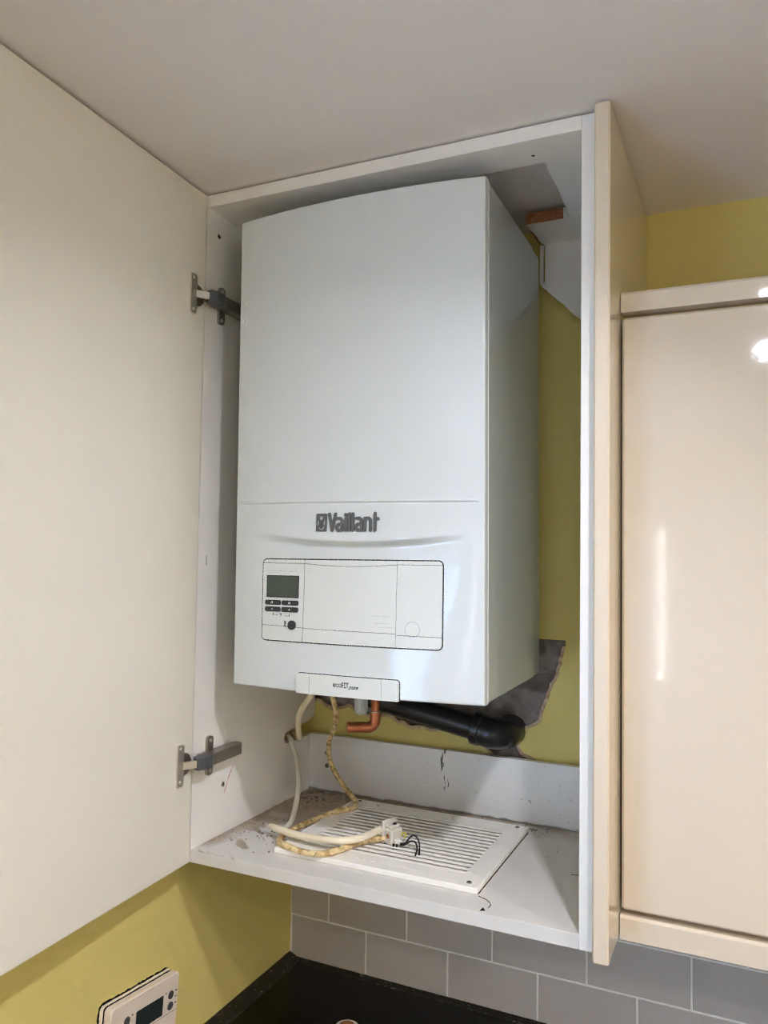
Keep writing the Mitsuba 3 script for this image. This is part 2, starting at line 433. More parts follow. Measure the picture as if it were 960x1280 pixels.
add('sawn_edge', cat(bx(0.4278, 0.4985, 0.2494, 0.2506, H + 0.0003, H + TH - 0.0003, 0.0001), bx(0.4275, 0.4285, 0.2506, 0.34, H + 0.0003, H + TH - 0.0003, 0.0001)),
    'm_chipboard', label='raw brown chipboard edge of the cut-out', parent=C)
add('shelf', bx(0.0, W, 0.0, D, -TH, 0.0, 0.0006), 'm_shelf', label='dusty bottom shelf', parent=C)
add('back_rail', bx(0.0, W, 0.340, 0.352, 0.0, 0.1020, 0.0005), 'm_rail', label='white strip along the back of the shelf with black drips', parent=C)
bp = Polygon([(0.4365, H), (W, H), (W, 0.7625)] + jag([(W, 0.7625), (0.4933, 0.8308), (0.4300, 0.8930)], 0.0012, 0.006, seed=8)[1:] + [(0.4365, 0.9)])
add('back_panel', xz_plate(bp, 0.3430, 0.3470), 'm_melamine', label='diagonally cut piece of white backing board', parent=C)
add('back_panel', xz_plate(Polygon([(0.428, H), (0.4335, H), (0.4340, 0.893), (0.4275, 0.896)]), 0.3425, 0.3465), 'm_melamine', parent=C)
# small marks and fixings
def disc(p, nrm, r, t=0.0008, n=16):
    p = np.asarray(p, float); nrm = np.asarray(nrm, float)
    return cyl(p, p + nrm * t, r, n, c=0.0002)
def screw(p, nrm, r, parent, mat='m_steel'):
    nrm = np.asarray(nrm, float); p = np.asarray(p, float)
    k = add('screw', disc(p, nrm, r, 0.0016), mat, 30, label='small metal screw head', parent=parent)
    q = p + nrm * 0.0016
    a = np.array([0, 1.0, 1.0]) if abs(nrm[0]) > .5 else (np.array([1.0, 0, 1.0]) if abs(nrm[1]) > .5 else np.array([1.0, 1.0, 0]))
    b = np.cross(nrm, a); a /= np.linalg.norm(a); b /= np.linalg.norm(b)
    add('slot', cat(cyl(q - a * r * .55, q + a * r * .55, r * .14, 6), cyl(q - b * r * .55, q + b * r * .55, r * .14, 6)), 'm_gap', parent=k)
for y, z in ((0.0289, 0.9272),):
    add('peg_hole', disc((-0.0002, y, z), (1, 0, 0), 0.0036, 0.0005), 'm_hole', label='empty brown peg hole', parent=C)
add('screw_cover', disc((0, 0.0602, 0.9285), (1, 0, 0), 0.0035, 0.0008), 'm_melamine', parent=C)
screw((0, 0.0739, 0.0761), (1, 0, 0), 0.0042, C)
screw((0.0381, 0.340, 0.0700), (0, -1, 0), 0.0045, C, 'm_steel_dark')
screw((0.0385, 0.340, 0.0468), (0, -1, 0), 0.0045, C, 'm_steel_dark')
add('pencil_mark', tube(spline([(0.0002, 0.0795, 0.0615), (0.0002, 0.088, 0.081), (0.0002, 0.1010, 0.0985)]), 0.0004, 6), 'm_red_pencil', label='red pencil line on the side panel', parent=C)
add('scratch', bx(-0.0001, 0.0003, 0.0183, 0.0192, 0.417, 0.4315, 0.0001), 'm_black_print', parent=C)
add('shelf_chip', xy_plate(Polygon([(0.4415, 0.004), (0.4475, 0.0085), (0.4425, 0.0155)]), -0.0001, 0.0003), 'm_gap', label='small dark chip in the shelf', parent=C)
add('shelf_crack', tube(spline([(0.427, 0.044, 0.0001), (0.440, 0.038, 0.0001), (0.449, 0.027, 0.0001), (0.4485, 0.016, 0.0001)]), 0.0006, 6), 'm_hole', label='hairline crack in the shelf', parent=C)
add('shelf_scratch', tube(spline([(0.520, 0.168, 0.0001), (0.533, 0.172, 0.0001), (0.545, 0.192, 0.0001)]), 0.0005, 6), 'm_hole', parent=C)
add('peg_hole', disc((0.4935, 0.040, H + 0.0002), (0, 0, -1), 0.0022, 0.0005), 'm_hole', label='tiny nail hole in the top panel', parent=C)

# the open door: inner face through the hinge edge, swung just past the line of the camera's left
SD, CD = math.sin(0.0629), math.cos(0.0629)
def DOOR(m):
    """door frame: a = distance from the hinge edge, b = out of the inner face (towards the cabinet's middle), z."""
    v = m.vertices.copy()
    m = m.copy(); m.vertices = np.column_stack([SD * v[:, 0] + CD * v[:, 1], -CD * v[:, 0] + SD * v[:, 1], v[:, 2]])
    if True: m.faces = m.faces[:, ::-1]
    return m
door = add('door', DOOR(bx(0.002, 0.597, -0.019, 0.0, -TH, H + TH - 0.0008, 0.0015)), 'm_door', label='open white door', parent=C)

def hinge(zc, up):
    k = C + '__hinge' + ('' if C + '__hinge' not in labels else '_001')
    labels[k] = {'label': 'grey steel sprung hinge, ' + ('upper' if up else 'lower')}
    # cup flange on the door
    fl = rrect(0.0255, 0.0405, zc - 0.0295, zc + 0.0295, 0.004)
    m = extrude(fl, 0.0028); v = m.vertices; m.vertices = np.column_stack([v[:, 0], v[:, 2], v[:, 1]]); m.faces = m.faces[:, ::-1]
    add('flange', DOOR(m), 'm_steel', parent=k)
    add('cup', DOOR(cyl((0.0225, 0.0, zc), (0.0225, 0.0020, zc), 0.0160, 32)), 'm_steel_dark', 30, parent=k)
    for s in (-1, 1):
        q = DOOR(cyl((0.033, 0.0028, zc + s * 0.0235), (0.033, 0.0044, zc + s * 0.0235), 0.0036, 16))
        add('flange_screw', q, 'm_steel', 30, parent=k)
    # link from the cup to the knuckle
    a0 = np.array([0.006, -0.030, zc]); a1 = np.array([0.021, -0.006, zc])
    def strap(p, q, w, h):
        d = q - p; d /= np.linalg.norm(d); s = np.array([d[1], -d[0], 0]); P = []
        for o in (p, q):
            for i in (-1, 1):
                for j in (-1, 1):
                    P.append(o + s * i * w / 2 + np.array([0, 0, j * h / 2]))
        return hull(P)
    add('link', strap(a0, a1, 0.004, 0.0105), 'm_steel', parent=k)
    kn = [(0.010, -0.010), (0.022, -0.014), (0.026, -0.006), (0.026, 0.012), (0.020, 0.018), (0.008, 0.016)]
    kp = Polygon(kn).buffer(0.0012)
    add('knuckle', xy_plate(kp, zc - 0.0085, zc + 0.0085), 'm_hinge_plastic', parent=k)
    # arm
    ap = Polygon([(0.004, 0.006), (0.019, 0.012), (0.0215, 0.020), (0.0195, 0.094), (0.015, 0.098), (0.006, 0.098), (0.003, 0.090)]).buffer(0.0008)
    add('arm', cat(xy_plate(ap, zc - 0.0085, zc + 0.0085), bx(0.0175, 0.0212, 0.026, 0.092, zc - 0.0055, zc + 0.0055, 0.001)), 'm_steel_dark', parent=k)
    # mounting plate on the side panel
    mp = rrect(0.0285, 0.0425, zc - 0.029, zc + 0.029, 0.005)
    add('mounting_plate', yz_plate(mp, 0.0, 0.0045), 'm_steel_dark', parent=k)
    for s in (-1, 1):
        add('plate_screw', cyl((0.0045, 0.0355, zc + s * 0.0225), (0.006, 0.0355, zc + s * 0.0225), 0.0034, 16), 'm_steel', 30, parent=k)
hinge(0.8185, True); hinge(0.1290, False)

# ------------------------------------------------------------------ cream end panel and the neighbouring wall cabinet
ep = bx(0.5827, 0.6012, -0.0225, 0.3585, -0.0195, 0.9795, 0.0022)
v = ep.vertices; v[:, 0] -= 0.009 * (v[:, 1] + 0.0225) * (v[:, 0] > 0.59); v[:, 2] += np.where((v[:, 2] > 0.5) & (v[:, 1] > 0), 0.0090, 0); ep.vertices = v
add('end_panel', ep, 'm_cream', 20, label='glossy cream end panel standing between the open cabinet and the closed one', cat='panel')
R = thing('wall_cabinet', 'closed glossy cream wall cabinet to the right of the end panel', 'cabinet')
RX0, RX1, RY = 0.6010, 1.10, 0.0600
add('carcass', bx(RX0 + 0.0005, RX1, 0.0800, WALL_Y - 0.001, 0.004, 0.745, 0.0005), 'm_cream', parent=R)
add('door', bx(RX0 + 0.0020, RX1 - 0.002, RY, RY + 0.019, 0.0125, 0.7395, 0.0028), 'm_cream', 20, label='glossy cream door', parent=R)
cp = Polygon([(RY - 0.001, 0.7465), (RY - 0.001, 0.7690), (RY + 0.002, 0.7725), (RY + 0.018, 0.7725), (RY + 0.024, 0.7665), (RY + 0.024, 0.7465)])
add('cornice', yz_plate(cp, RX0 + 0.0004, RX1), 'm_cream', label='cream cornice strip on top of the cabinet', parent=R)
lp = Polygon([(RY - 0.001, -0.0225), (RY - 0.001, 0.0030), (RY + 0.0015, 0.0062), (RY + 0.020, 0.0062), (RY + 0.020, -0.0225)])
add('light_rail', yz_plate(lp, RX0 + 0.0004, RX1), 'm_cream', label='cream rail under the cabinet', parent=R)

# ------------------------------------------------------------------ boiler
BW, BH, BD = 0.3788, 0.6840, 0.3098
SA, SO = math.sin(0.0133), math.sin(-0.0083)
def BT(m):
    m = m.copy(); v = m.vertices
    x, z = v[:, 0] + v[:, 2] * SO, v[:, 2] - v[:, 0] * SO
    m.vertices = np.column_stack([0.0651 + x - v[:, 1] * SA, 0.0045 + v[:, 1] + x * SA, 0.2459 + z]); return m
def sstep(a, b, x):
    t = np.clip((x - a) / (b - a), 0, 1); return t * t * (3 - 2 * t)
def surf(x, z):
    """y of the boiler's front at local (x, z): bowed out, with a pressed line and a shallow smile-shaped step."""
    x, z = np.asarray(x, float), np.asarray(z, float)
    u = 2 * x / BW - 1
    y = -0.016 * (1 - u ** 2)
    inl = sstep(0.008, 0.012, x) * sstep(0.3705, 0.3665, x)
    zl = 0.2604 - 0.0034 * (x / BW)
    y = y + 0.0011 * np.exp(-((z - zl) / 0.0011) ** 2) * inl - 0.0007 * np.exp(-((z - zl - 0.0028) / 0.0013) ** 2) * inl
    zs = 0.2180 - 0.0132 * np.clip(1 - ((x - 0.203) / 0.165) ** 2, 0, 1)
    d = sstep(0.02, 0.13, x) * sstep(0.375, 0.28, x)
    y = y + 0.0055 * d * sstep(0.004, -0.008, z - zs) * sstep(0.02, 0.19, z)
    y = y - 0.0022 * d * np.exp(-(np.maximum(z - zs - 0.004, 0) / 0.010) ** 2) * sstep(-0.008, 0.004, z - zs)
    return y
BO = thing('boiler', 'white wall-hung boiler with a bowed front inside the open cabinet', 'boiler')
zs = np.unique(np.concatenate([[0, 0.0006, 0.0014, 0.0025, 0.004], np.linspace(0.01, 0.18, 30), np.linspace(0.18, 0.235, 45), np.linspace(0.235, 0.2500, 6), np.linspace(0.250, 0.268, 50), np.linspace(0.28, 0.67, 40),
                               [0.680, 0.6815, 0.6826, 0.6834, 0.6840]]))
xi = np.linspace(0.003, BW - 0.003, 110)
ang = np.linspace(0, np.pi / 2, 6)[:-1]
prof = [(0.0, 0.013, 0)] + [(0.003 - 0.003 * math.cos(a), 0.003 - 0.003 * math.sin(a), 0) for a in ang] + [(x, 0, 1) for x in xi] + [(BW - 0.003 + 0.003 * math.sin(a), 0.003 - 0.003 * math.cos(a), 0) for a in np.linspace(0, np.pi / 2, 6)[1:]] + [(BW, 0.013, 0)]
px = np.array([p[0] for p in prof]); py = np.array([p[1] for p in prof]); pf = np.array([p[2] for p in prof])
V = []
for z in zs:
    e = min(z, BH - z); rr = 0.0025
    off = rr - math.sqrt(max(rr * rr - max(rr - e, 0) ** 2, 0))
    edge_y = surf(np.clip(px, 0.003, BW - 0.003), z)
    y = np.where(pf == 1, surf(px, z), py + surf(0.003, z))
    y = np.where(py > 0.012, 0.013, y) + off * (py < 0.012)
    V.append(np.column_stack([px, y, np.full_like(px, z)]))
n = len(px); nz = len(zs); V = np.vstack(V); F = []
for i in range(nz - 1):
    for j in range(n - 1):
        a = i * n + j; F += [[a, a + 1, a + n + 1], [a, a + n + 1, a + n]]
for base, fl in ((0, 1), ((nz - 1) * n, 0)):
    for j in range(1, n - 1):
        F.append([base, base + j + 1, base + j] if fl else [base, base + j, base + j + 1])
for i in range(nz - 1):
    a, b = i * n, i * n + n - 1; F += [[a, a + n, b + n], [a, b + n, b]]
front = BT(trimesh.Trimesh(V, F, process=False))
add('front_cover', front, 'm_boiler', 35, parent=BO)
add('case', BT(cat(bx(0.001, BW - 0.0008, 0.0155, 0.262, 0.0005, BH - 0.001, 0.0016), bx(0.004, BW - 0.004, 0.010, 0.020, 0.003, BH - 0.004, 0.0005))), 'm_boiler_side_shaded', parent=BO)
add('flange', BT(bx(BW - 0.004, BW + 0.0005, 0.0140, 0.0165, 0.0005, BH - 0.001, 0.0008)), 'm_boiler', parent=BO)
add('flange', BT(bx(-0.0005, 0.004, 0.0140, 0.0165, 0.0005, BH - 0.001, 0.0008)), 'm_boiler', parent=BO)
add('rear_section', BT(bx(0.0025, BW - 0.0028, 0.2632, BD, 0.001, BH - 0.001, 0.0012)), 'm_boiler_side_shaded', parent=BO)
add('mounting_frame', BT(bx(0.03, BW - 0.03, BD, 0.350, 0.06, BH - 0.06, 0.001)), 'm_grey_cap', parent=BO)

def on_front(poly, off, thick, step=0.010):
    """A plate of the given outline in local (x, z), laid on the bowed front: from `off` proud at its face."""
    m = extrude(poly, 1.0) if not isinstance(poly, trimesh.Trimesh) else poly.copy()
    m.merge_vertices()
    v = m.vertices.copy()
    top = v[:, 2] > 0.5 * v[:, 2].max()
    m.vertices = np.column_stack([v[:, 0], v[:, 1], np.where(top, thick, 0.0)])
    vv, ff = trimesh.remesh.subdivide_to_size(m.vertices, m.faces, step, max_iter=12)
    y = surf(vv[:, 0], vv[:, 1]) - (off - thick) - vv[:, 2]
    mm = trimesh.Trimesh(np.column_stack([vv[:, 0], y, vv[:, 1]]), ff, process=False)
    return BT(mm)

# control area: dark gap, then three sections with thin seams
PX0, PX1, PZ0, PZ1, XA, XB = 0.0538, 0.3243, 0.0684, 0.1812, 0.1225, 0.2620
outer = rrect(PX0, PX1, PZ0, PZ1, 0.006)
add('panel_gap', on_front(outer.buffer(0.0016), 0.0005, 0.0009), 'm_seam', label='dark gap around the control area', parent=BO)
for x0_, x1_ in ((PX0 + 0.001, XA - 0.0006), (XA + 0.0006, XB - 0.0006), (XB + 0.0006, PX1 - 0.001)):
    add('seam_strip', on_front(outer.buffer(-0.0005).intersection(sbox(x0_, 0, x1_, 1)), 0.0009, 0.0005), 'm_grey_seam', parent=BO)
def section(name, x0, x1, seam_low, bow, label=None):
    reg = outer.intersection(sbox(x0, 0, x1, 1))
    xs_ = np.linspace(x0 - 0.01, x1 + 0.01, 30)
    top = LineString([(x, 0.1762 - bow * (1 - ((x - (x0 + x1) / 2) / ((x1 - x0) / 2)) ** 2) * ((x > x0) & (x < x1))) for x in xs_]).buffer(0.00042)
    low = LineString([(x0 - 0.01, seam_low[0]), (x1 + 0.01, seam_low[1])]).buffer(0.00042)
    k = None
    gs = sorted(reg.difference(top).difference(low).geoms, key=lambda g: -g.area)
    k = add(name, on_front(gs[0], 0.0014, 0.0012), 'm_boiler_plastic', label=label, parent=BO)
    for g in gs[1:]:
        add('trim_strip', on_front(g, 0.0014, 0.0012), 'm_boiler_plastic', parent=k)
    return k
ctl = section('control_panel', PX0, XA - 0.0004, (0.0892, 0.0872), 0.0, 'pale control panel with a small screen and buttons')
flap = section('flap', XA + 0.0004, XB - 0.0003, (0.0870, 0.0858), 0.0032, 'blank front flap')
cov = section('side_cover', XB + 0.0003, PX1, (0.0845, 0.0835), 0.0)
for x0_, x1_, z_ in ((0.228, 0.252, 0.1075), (0.231, 0.254, 0.0985), (0.236, 0.257, 0.0935)):
    add('scuff', on_front(sbox(x0_, z_, x1_, z_ + 0.0005), 0.0015, 0.0003), 'm_boiler_side_shaded', parent=flap)
# screen, buttons, dial
add('screen_bezel', on_front(sbox(0.0603, 0.1279, 0.1141, 0.1590), 0.0017, 0.0006), 'm_button', parent=ctl)
add('screen', on_front(sbox(0.0622, 0.1296, 0.1128, 0.1576), 0.0020, 0.0004), 'm_screen', label='unlit greenish grey screen', parent=ctl)
for (x0, x1) in ((0.0585, 0.0850), (0.0868, 0.1142)):
    for (z0, z1) in ((0.1176, 0.1243), (0.1081, 0.1150)):
        add('button', on_front(rrect(x0, x1, z0, z1, 0.0022), 0.0024, 0.0012), 'm_button', parent=ctl)
icons = [Point(0.0705, 0.1210).buffer(0.0016).difference(Point(0.0705, 0.1210).buffer(0.0008)), Point(0.0998, 0.1208).buffer(0.0016).difference(Point(0.0998, 0.1208).buffer(0.0009)),
         sbox(0.0692, 0.1112, 0.0722, 0.1120), sbox(0.0985, 0.1112, 0.1011, 0.1119), sbox(0.09945, 0.1102, 0.10015, 0.1129)]
for p in icons: add('button_symbol', on_front(p, 0.0027, 0.0004), 'm_white_print', parent=ctl)
marks = [sbox(0.0725, 0.1263, 0.0825, 0.1266), sbox(0.0895, 0.1261, 0.1005, 0.1264), sbox(0.0860, 0.1255, 0.0866, 0.1275), sbox(0.0725, 0.1032, 0.0732, 0.1062), sbox(0.0995, 0.1025, 0.1002, 0.1056), sbox(0.0725, 0.1030, 0.0815, 0.1034),
         sbox(0.0910, 0.1024, 0.1002, 0.1028), LineString([(0.0838, 0.1056), (0.0860, 0.1040), (0.0868, 0.1056)]).buffer(0.0004), LineString([(0.0868, 0.1056), (0.0850, 0.1014)]).buffer(0.0004),
         LineString([(0.0915, 0.0958), (0.0945, 0.0925)]).buffer(0.0004), LineString([(0.0948, 0.0958), (0.0920, 0.0925)]).buffer(0.0004), sbox(0.0912, 0.0885, 0.0950, 0.0890), LineString([(0.0930, 0.0930), (0.0918, 0.0888)]).buffer(0.0003), LineString([(0.0930, 0.0930), (0.0944, 0.0888)]).buffer(0.0003)]
for p in marks: add('printed_mark', on_front(p, 0.0017, 0.0004), 'm_black_print', parent=ctl)
add('upper_line', on_front(sbox(0.0605, 0.1650, 0.1145, 0.1653), 0.0016, 0.0004), 'm_grey_print', parent=ctl)
add('dial', on_front(Point(0.1050, 0.0905).buffer(0.0064), 0.0036, 0.0025, 0.004), 'm_button', 30, label='small round dark dial', parent=ctl)
add('round_blank', on_front(Point(0.2850, 0.0925).buffer(0.0100).difference(Point(0.2850, 0.0925).buffer(0.0096)), 0.0017, 0.0006), 'm_grey_print', label='faint round blanking plug', parent=cov)
# name strip at the bottom edge
st = unary_union([rrect(0.1168, 0.2682, -0.0005, 0.0262, 0.004), sbox(0.1168, -0.0005, 0.2682, 0.010)])
add('strip_gap', on_front(st.buffer(0.0010).intersection(sbox(0, -0.0004, 1, 1)), 0.0006, 0.0012), 'm_seam', parent=BO)
seams = unary_union([sbox(0.1374, -1, 0.1379, 1), sbox(0.2446, -1, 0.2451, 1)])
gs = sorted(st.difference(seams).geoms, key=lambda g: g.bounds[0])
ns = add('name_strip', on_front(gs[1], 0.0055, 0.0060), 'm_boiler_plastic', label='raised strip with the words ecoFIT pure', parent=BO)
add('end_piece', on_front(gs[0], 0.0055, 0.0060), 'm_boiler_plastic', parent=ns); add('end_piece', on_front(gs[2], 0.0055, 0.0060), 'm_boiler_plastic', parent=ns)
def lettering(txt, x0, x1, z, h, bold, shear=0.0):
    m = meshkit.text_mesh(txt, h, 1.0, bold); v = m.vertices.copy()
    s = (x1 - x0) / np.ptp(v[:, 0])
    v[:, 0] = x0 + (v[:, 0] - v[:, 0].min()) * s + shear * v[:, 1]; v[:, 1] = z + v[:, 1]; m.vertices = v
    return m
for t, x0, x1, z, h, b, sh in (('eco', 0.1750, 0.1872, 0.0122, 0.0066, False, 0), ('FIT', 0.1880, 0.1982, 0.0121, 0.0068, True, 0), ('pure', 0.1990, 0.2120, 0.0112, 0.0045, True, 0.2)):
    add('lettering', on_front(lettering(t, x0, x1, z, h, b, sh), 0.0058, 0.0003), 'm_black_print', parent=ns)
# maker's badge on the front
def LX(a): return 0.1436 + (a - 133) / 695 * 0.0942
def LZ(b): return 0.2452 - (b - 97) / 186 * 0.0248
def ls(pts, w=16): return LineString([(LX(a), LZ(b)) for a, b in pts]).buffer(w * 0.0942 / 695, quad_segs=5)
word = [ls([(284, 107), (318, 272), (354, 107)]),
        unary_union([ls([(372, 152), (408, 152), (426, 170), (428, 272)]), ls([(428, 212), (386, 212), (368, 230), (370, 256), (388, 272), (428, 268)])]),
        unary_union([ls([(470, 155), (470, 272)]), ls([(470, 116), (470, 118)], 19)]),
        ls([(510, 107), (510, 272)]), ls([(549, 107), (549, 272)]),
        unary_union([ls([(588, 152), (622, 152), (642, 170), (644, 272)]), ls([(644, 212), (602, 212), (584, 230), (586, 256), (604, 272), (644, 268)])]),
        unary_union([ls([(682, 272), (682, 152), (720, 152), (740, 172), (742, 272)])]),
        unary_union([ls([(788, 105), (788, 272)]), ls([(788, 160), (818, 160)], 18)])]
logo = add('badge', on_front(unary_union(word), 0.0018, 0.0020, 0.006), 'm_logo', label='raised grey maker name on the boiler front', parent=BO)
emb = rrect(LX(133), LX(253), LZ(283), LZ(100), 0.0012)
egg = affinity.scale(Point(LX(190), LZ(198)).buffer(1.0), 45 * 0.0942 / 695, 70 * 0.0248 / 186, origin='center')
hare = unary_union([Polygon([(LX(a), LZ(b)) for a, b in ((160, 175), (176, 158), (190, 172), (204, 158), (220, 175), (212, 200), (222, 222), (206, 245), (190, 262), (174, 245), (158, 222), (168, 200))]),
                    ls([(172, 170), (160, 140)], 7), ls([(208, 170), (220, 140)], 7)])
fig = hare.difference(unary_union([ls([(178, 190), (178, 215)], 3), ls([(202, 190), (202, 215)], 3), ls([(178, 235), (190, 243), (202, 235)], 3), ls([(190, 222), (190, 250)], 2.5)]))
add('emblem', on_front(unary_union([emb.difference(egg), fig.intersection(egg)]), 0.0018, 0.0020, 0.006), 'm_logo', label='square emblem with a small animal in an oval', parent=logo)
# sticky-tape residue high on the left of the front
add('tape_residue', on_front(unary_union([Point(0.0105, 0.5320).buffer(0.0042).difference(Point(0.0110, 0.5325).buffer(0.0026)), sbox(0.0120, 0.5340, 0.0150, 0.5400), sbox(0.0115, 0.5570, 0.0150, 0.5590), sbox(0.0105, 0.5240, 0.0135, 0.5265)]), 0.0005, 0.0008), 'm_white_print', parent=BO)

# ------------------------------------------------------------------ pipes below the boiler
P_ = thing('waste_pipe', 'black plastic waste pipe bending into the wall below the boiler', 'pipe')
pa, pb = np.array([0.125, 0.318, 0.187]), np.array([0.348, 0.318, 0.1475])
add('pipe', cyl(pa, pb, 0.0205, 32), 'm_black_plastic', 30, parent=P_)
dd = (pb - pa) / np.linalg.norm(pb - pa)
el = [pb - dd * 0.012 + np.array([0, 0, 0])] + [pb + dd * s for s in (0.0, 0.010)] + [pb + dd * 0.022 + np.array([0, 0.006, 0.001]), pb + dd * 0.029 + np.array([0, 0.018, 0.002]), pb + dd * 0.031 + np.array([0, 0.040, 0.002]), pb + dd * 0.031 + np.array([0, 0.056, 0.002])]
add('elbow', tube(spline(el, 0.003), 0.0255, 28), 'm_black_plastic', 40, label='ribbed black elbow', parent=P_)
add('collar', cyl(pb - dd * 0.022, pb - dd * 0.006, 0.0270, 32, c=0.002), 'm_black_plastic', 30, parent=P_)
CU = thing('copper_pipe', 'short bent copper pipe hanging below the boiler', 'pipe')
add('pipe', cyl((0.1840, 0.237, 0.262), (0.1840, 0.237, 0.170), 0.0072, 24), 'm_copper', 30, parent=CU)
add('elbow', tube(spline([(0.1840, 0.237, 0.178), (0.1840, 0.237, 0.164), (0.1815, 0.235, 0.1560), (0.1750, 0.231, 0.1520), (0.166, 0.226, 0.1515)], 0.002), 0.0088, 20), 'm_copper', 50, parent=CU)
add('solder_ring', cyl((0.1840, 0.237, 0.1770), (0.1840, 0.237, 0.1790), 0.0092, 20), 'm_steel', 30, parent=CU)
add('tail', cyl((0.170, 0.2285, 0.1516), (0.1440, 0.213, 0.1520), 0.0086, 24), 'm_copper', 30, parent=CU)
add('outlet_cup', cat(cyl((0.1745, 0.20, 0.2468), (0.1765, 0.20, 0.1790), 0.0125, 28, 0.0105, c=0.004)), 'm_grey_cap', 30, label='grey plastic outlet cup under the boiler', cat='outlet', parent=None)

# ------------------------------------------------------------------ ventilation grille on the shelf
G = thing('vent_grille', 'cream plastic louvred ventilation grille lying on the cabinet shelf', 'grille')
GX0, GX1, GY0, GY1, GH = 0.1165, 0.4225, 0.0480, 0.3060, 0.0075
fr = sbox(GX0, GY0, GX1, GY1)
op = sbox(0.1450, 0.0855, 0.3945, 0.2740)
add('frame', xy_plate(fr.difference(op).buffer(0), 0.0, GH), 'm_grille', parent=G)
add('lip', cat(bx(GX0 - 0.001, GX1 + 0.001, GY0 - 0.002, GY0 + 0.002, 0.0, GH + 0.0005, 0.0012), bx(GX1 - 0.002, GX1 + 0.002, GY0 - 0.002, GY1 + 0.002, 0.0, GH + 0.0005, 0.0012), bx(GX0 - 0.002, GX0 + 0.002, GY0 - 0.002, GY1 + 0.002, 0.0, GH + 0.0005, 0.0012)), 'm_grille', parent=G)
add('dark_line', bx(GX1 + 0.0018, GX1 + 0.0032, 0.05, 0.30, -0.0002, 0.0004, 0.0001), 'm_hole', label='dark brown line along the edge', parent=G)  # thin dark brown strips laid beside the grille frame
add('dark_line', bx(GX0 - 0.0036, GX0 - 0.0018, 0.10, 0.30, -0.0002, 0.0004, 0.0001), 'm_hole', label='dark brown line along the edge', parent=G)
NL = 14
for i in range(NL):
    y = 0.0862 + i * (0.2735 - 0.0862) / NL
    P = [(a, y + b, c) for a in (0.1445, 0.3950) for b, c in ((0.0006, 0.0066), (0.0022, 0.0079), (0.0062, 0.0079), (0.0102, 0.0022), (0.0086, 0.0016))]
    add('louvre', hull(P), 'm_grille', parent=G)
for x, y in ((0.1820, 0.0590), (0.4090, 0.0600), (0.130, 0.295), (0.409, 0.295)):
    screw((x, y, GH), (0, 0, 1), 0.0034, G, 'm_steel_dark')
add('embossed_marks', cat(*[bx(x, x + RNG.uniform(0.003, 0.008), 0.0655, 0.0672, GH - 0.0005, GH + 0.0008, 0.0003) for x in np.arange(0.225, 0.355, 0.0125)]), 'm_grille', parent=G)

# ------------------------------------------------------------------ cables
KA = [(0.0900, 0.198, 0.2475), (0.0843, 0.20, 0.2048), (0.0709, 0.20, 0.185), (0.0486, 0.22, 0.1594), (0.0296, 0.25, 0.1286), (0.0150, 0.278, 0.1085), (-0.004, 0.298, 0.1075), (-0.020, 0.312, 0.110)]
add('flex', tube(spline(KA), 0.0052), 'm_cable_white', 50, label='yellowed flex hooking from the boiler into the slot in the side panel', cat='cable')
KB = [(-0.0200, 0.285, 0.1125), (-0.0080, 0.275, 0.1110), (0.0077, 0.262, 0.1047), (0.0289, 0.245, 0.0842), (0.0495, 0.22, 0.0589), (0.0636, 0.195, 0.0381), (0.0716, 0.175, 0.0215), (0.0790, 0.1500, 0.0075), (0.0820, 0.1250, 0.0050), (0.079, 0.112, 0.0048)]
add('flex_001', tube(spline(KB), 0.0042), 'm_cable_grey', 50, label='pale grey flex dropping from the side panel slot onto the shelf', cat='cable')
KC = [(0.1215, 0.198, 0.2475), (0.1205, 0.20, 0.2106), (0.1178, 0.22, 0.1796), (0.1022, 0.25, 0.1459), (0.0658, 0.295, 0.0985), (0.066, 0.305, 0.0612), (0.0919, 0.300, 0.0309), (0.1312, 0.2736, 0.0140), (0.1411, 0.2456, 0.0130), (0.1248, 0.2168, 0.0120), (0.1074, 0.189, 0.0060),
      (0.0969, 0.1415, 0.0050), (0.098, 0.0953, 0.0060), (0.1062, 0.0734, 0.0060), (0.1290, 0.0509, 0.0130), (0.163, 0.0434, 0.0110), (0.1947, 0.0453, 0.0128), (0.2105, 0.0707, 0.0130), (0.2233, 0.1091, 0.0130), (0.2443, 0.1320, 0.0145), (0.252, 0.1395, 0.0150)]
add('flex_002', tube(spline(KC), 0.0044), 'm_cable_old', 50, label='dirty yellowed flex looping from the boiler over the shelf to the connector', cat='cable')
KD = [(0.0704, 0.1019, 0.0155), (0.090, 0.0920, 0.0165), (0.1129, 0.0825, 0.0185), (0.1544, 0.0755, 0.0195), (0.2022, 0.0735, 0.0235), (0.2297, 0.0959, 0.0245), (0.2436, 0.1404, 0.0265), (0.251, 0.152, 0.0265)]
pd = spline(KD); rd = np.full(len(pd), 0.0054); rd[:5] = [0.0025, 0.0036, 0.0044, 0.0049, 0.0052]
add('flex_003', tube(pd, rd), 'm_cable_white', 50, label='clean white flex lying loose across the shelf to the connector', cat='cable')
K = thing('cable_connector', 'translucent grey cable connector block on the vent grille with bare black wires', 'connector')
cc, ca = np.array([0.262, 0.143, 0.0]), math.radians(-22)
def CONN(m):
    m = m.copy(); v = m.vertices; c, s = math.cos(ca), math.sin(ca)
    m.vertices = np.column_stack([cc[0] + c * v[:, 0] - s * v[:, 1], cc[1] + s * v[:, 0] + c * v[:, 1], v[:, 2] + 0.0078]); return m
add('back_plate', CONN(bx(-0.0120, -0.0075, -0.014, 0.014, 0.0, 0.0330, 0.0015)), 'm_connector', parent=K)
